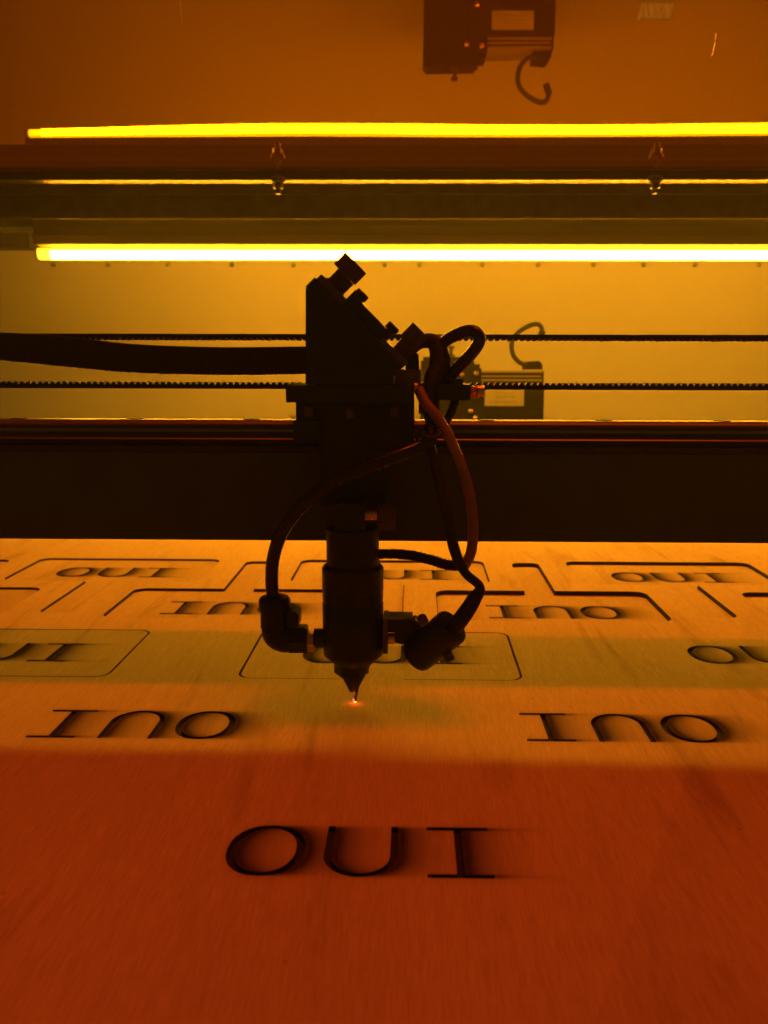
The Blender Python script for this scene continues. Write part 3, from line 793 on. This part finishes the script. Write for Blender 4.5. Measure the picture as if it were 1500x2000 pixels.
pieces = [  # cx, body y0, y1, tab end, flip, drop, tilt, label
 (-354,570,648,742,True,1.5,.2,'plywood tag at the left edge, only its blank right corner in view'),
 (-130,570,648,742,True,1.9,.5,'cut plywood tag with upside-down OUI partly behind the hose elbow'),
 (94,570,648,742,True,3.1,.7,'cut plywood tag with upside-down OUI sunk deep right of the laser head'),
 (318,570,648,742,True,3.0,.3,'plywood tag at the right edge, only its blank left corner in view'),
 (-242,670,749,580,False,1.5,.4,'cut plywood tag reading OUI at far left with a narrow tab towards viewer'),
 (-18,670,749,580,False,1.9,.2,'cut plywood tag reading OUI behind the lens tube'),
 (206,670,749,580,False,2.7,.4,'cut plywood tag reading OUI at far right, deep gap on its far edge'),
]
holes = [dens(outline(*p_[:4], .35), 12) for p_ in pieces]
# row being cut now: open saw kerfs
def body_path(cx, y0, y1, xs, xe):
    return [(xs,y0)]+arc(cx-HW+RR, y0+RR, RR, 270, 180)+arc(cx-HW+RR, y1-RR, RR, 180, 90)+arc(cx+HW-RR, y1-RR, RR, 90, 0)+arc(cx+HW-RR, y0+RR, RR, 0, -90)+[(xe,y0)]
HW = 76.3; RR = 7.5
sl1 = slot(dens(body_path(-16,457.5,542.5,-29.4,-5),8)[:-2] + [(-28.9,457)][:0], .95)
kp = body_path(-17.6,457.5,542.5,-28.6,-5); kp = [(-28.6,425.5)]+kp
sl1 = slot(kp, 1.3, .5)
sl2 = slot(body_path(-241,457.5,542.5,-252,-230)[:-1]+[(-229.5,457.5)], 1.2, .9)
HW = 77.0; RR = 9.0
wd_ = [(-17,287,False,1.0),(-130,394.7,True,1.0),(96,396,True,1.0),(-241,498,False,1.0),(-16.5,499,False,1.0),(208,503.5,False,.9)]
lh = [xf(l,c[0],c[1],c[2]) for c in wd_ for ch in 'OUI' for l in LET[ch]]
import time; _t = time.time()
sheet = board('plywood_sheet', dens([(-620,20),(620,20),(620,850),(-620,850)],60), holes+[sl1,sl2]+lh, wd_, 6.0, None, (0,0,0), holes+[sl1,sl2])
tag(sheet, 'large pale plywood sheet being laser cut, burnt with rows of OUI', 'plywood')
for c in wd_: letters(sheet, c[0], c[1], c[2], 0)
for cx,y0,y1,yt,flip,drop,tl,lab in pieces:
    wy = 602 if flip else 705
    has = abs(cx) < 300
    wds = [(cx+(2 if flip else 1), wy, flip, .95)] if has else []
    lh = [xf(l,w_[0],w_[1],w_[2]) for w_ in wds for ch in 'OUI' for l in LET[ch]]
    out_ = outline(cx,y0,y1,yt,-.35)
    og = (cx,(y0+y1)/2,-drop)
    t_ = board('plywood_tag', dens(out_,12), lh, wds, 6.0, None, og, [])
    tag(t_, lab, 'wooden tag', 'cut plywood tags lying in the sheet')
    for w_ in wds: letters(t_, w_[0], w_[1], w_[2], -drop)
    t_.rotation_euler = (math.radians(-.12*tl), math.radians(.1*tl), 0)
print('boards', time.time()-_t)

# ------------------------------------------------------------------ the burning point
c = at(693.5,1373.5,YH); c.z = .45
bm = bmesh.new(); bmesh.ops.create_icosphere(bm, subdivisions=2, radius=1.0)
for v in bm.verts: v.co = Vector((v.co.x*.6, v.co.y*.6, v.co.z*.4))+c
sp = obj('burning_spot', bm, GLOW, None, True, origin=c); tag(sp, 'tiny glowing yellow burn point on the wood under the nozzle', 'spark')
c2 = at(690.5,1367,YH)
bm = bmesh.new(); bmesh.ops.create_icosphere(bm, subdivisions=2, radius=.55)
for v in bm.verts: v.co = v.co+c2
q = obj('pointer_dot', bm, PINK, None, True, origin=c2); tag(q, 'small pink pointer dot just above the yellow burn point', 'light dot')
pl = bpy.data.lights.new('burn_glow','POINT'); pl.energy = .0006; pl.color = (1,.08,.004); pl.shadow_soft_size = .001
po = bpy.data.objects.new('burn_glow', pl); sc.collection.objects.link(po); po.location = (c.x*S, (c.y-2)*S, 2.6*S); po['kind'] = 'helper'

# ------------------------------------------------------------------ thin haze added to imitate a soft lens veil over the blacks
bm = box(-1300, 1600, -700, 1500, -1420, 800)
hz = obj('haze', bm, None); hz['kind'] = 'stuff'
hm = bpy.data.materials.new('veil_haze'); hm.use_nodes = True; nt = hm.node_tree; nt.nodes.clear()
out = N(nt,'ShaderNodeOutputMaterial'); vo = N(nt,'ShaderNodeVolumePrincipled'); vo.inputs['Density'].default_value = .045
vo.inputs['Color'].default_value = (.85,.85,.85,1); vo.inputs['Anisotropy'].default_value = .35
nt.links.new(vo.outputs[0], out.inputs['Volume']); hz.data.materials.append(hm)
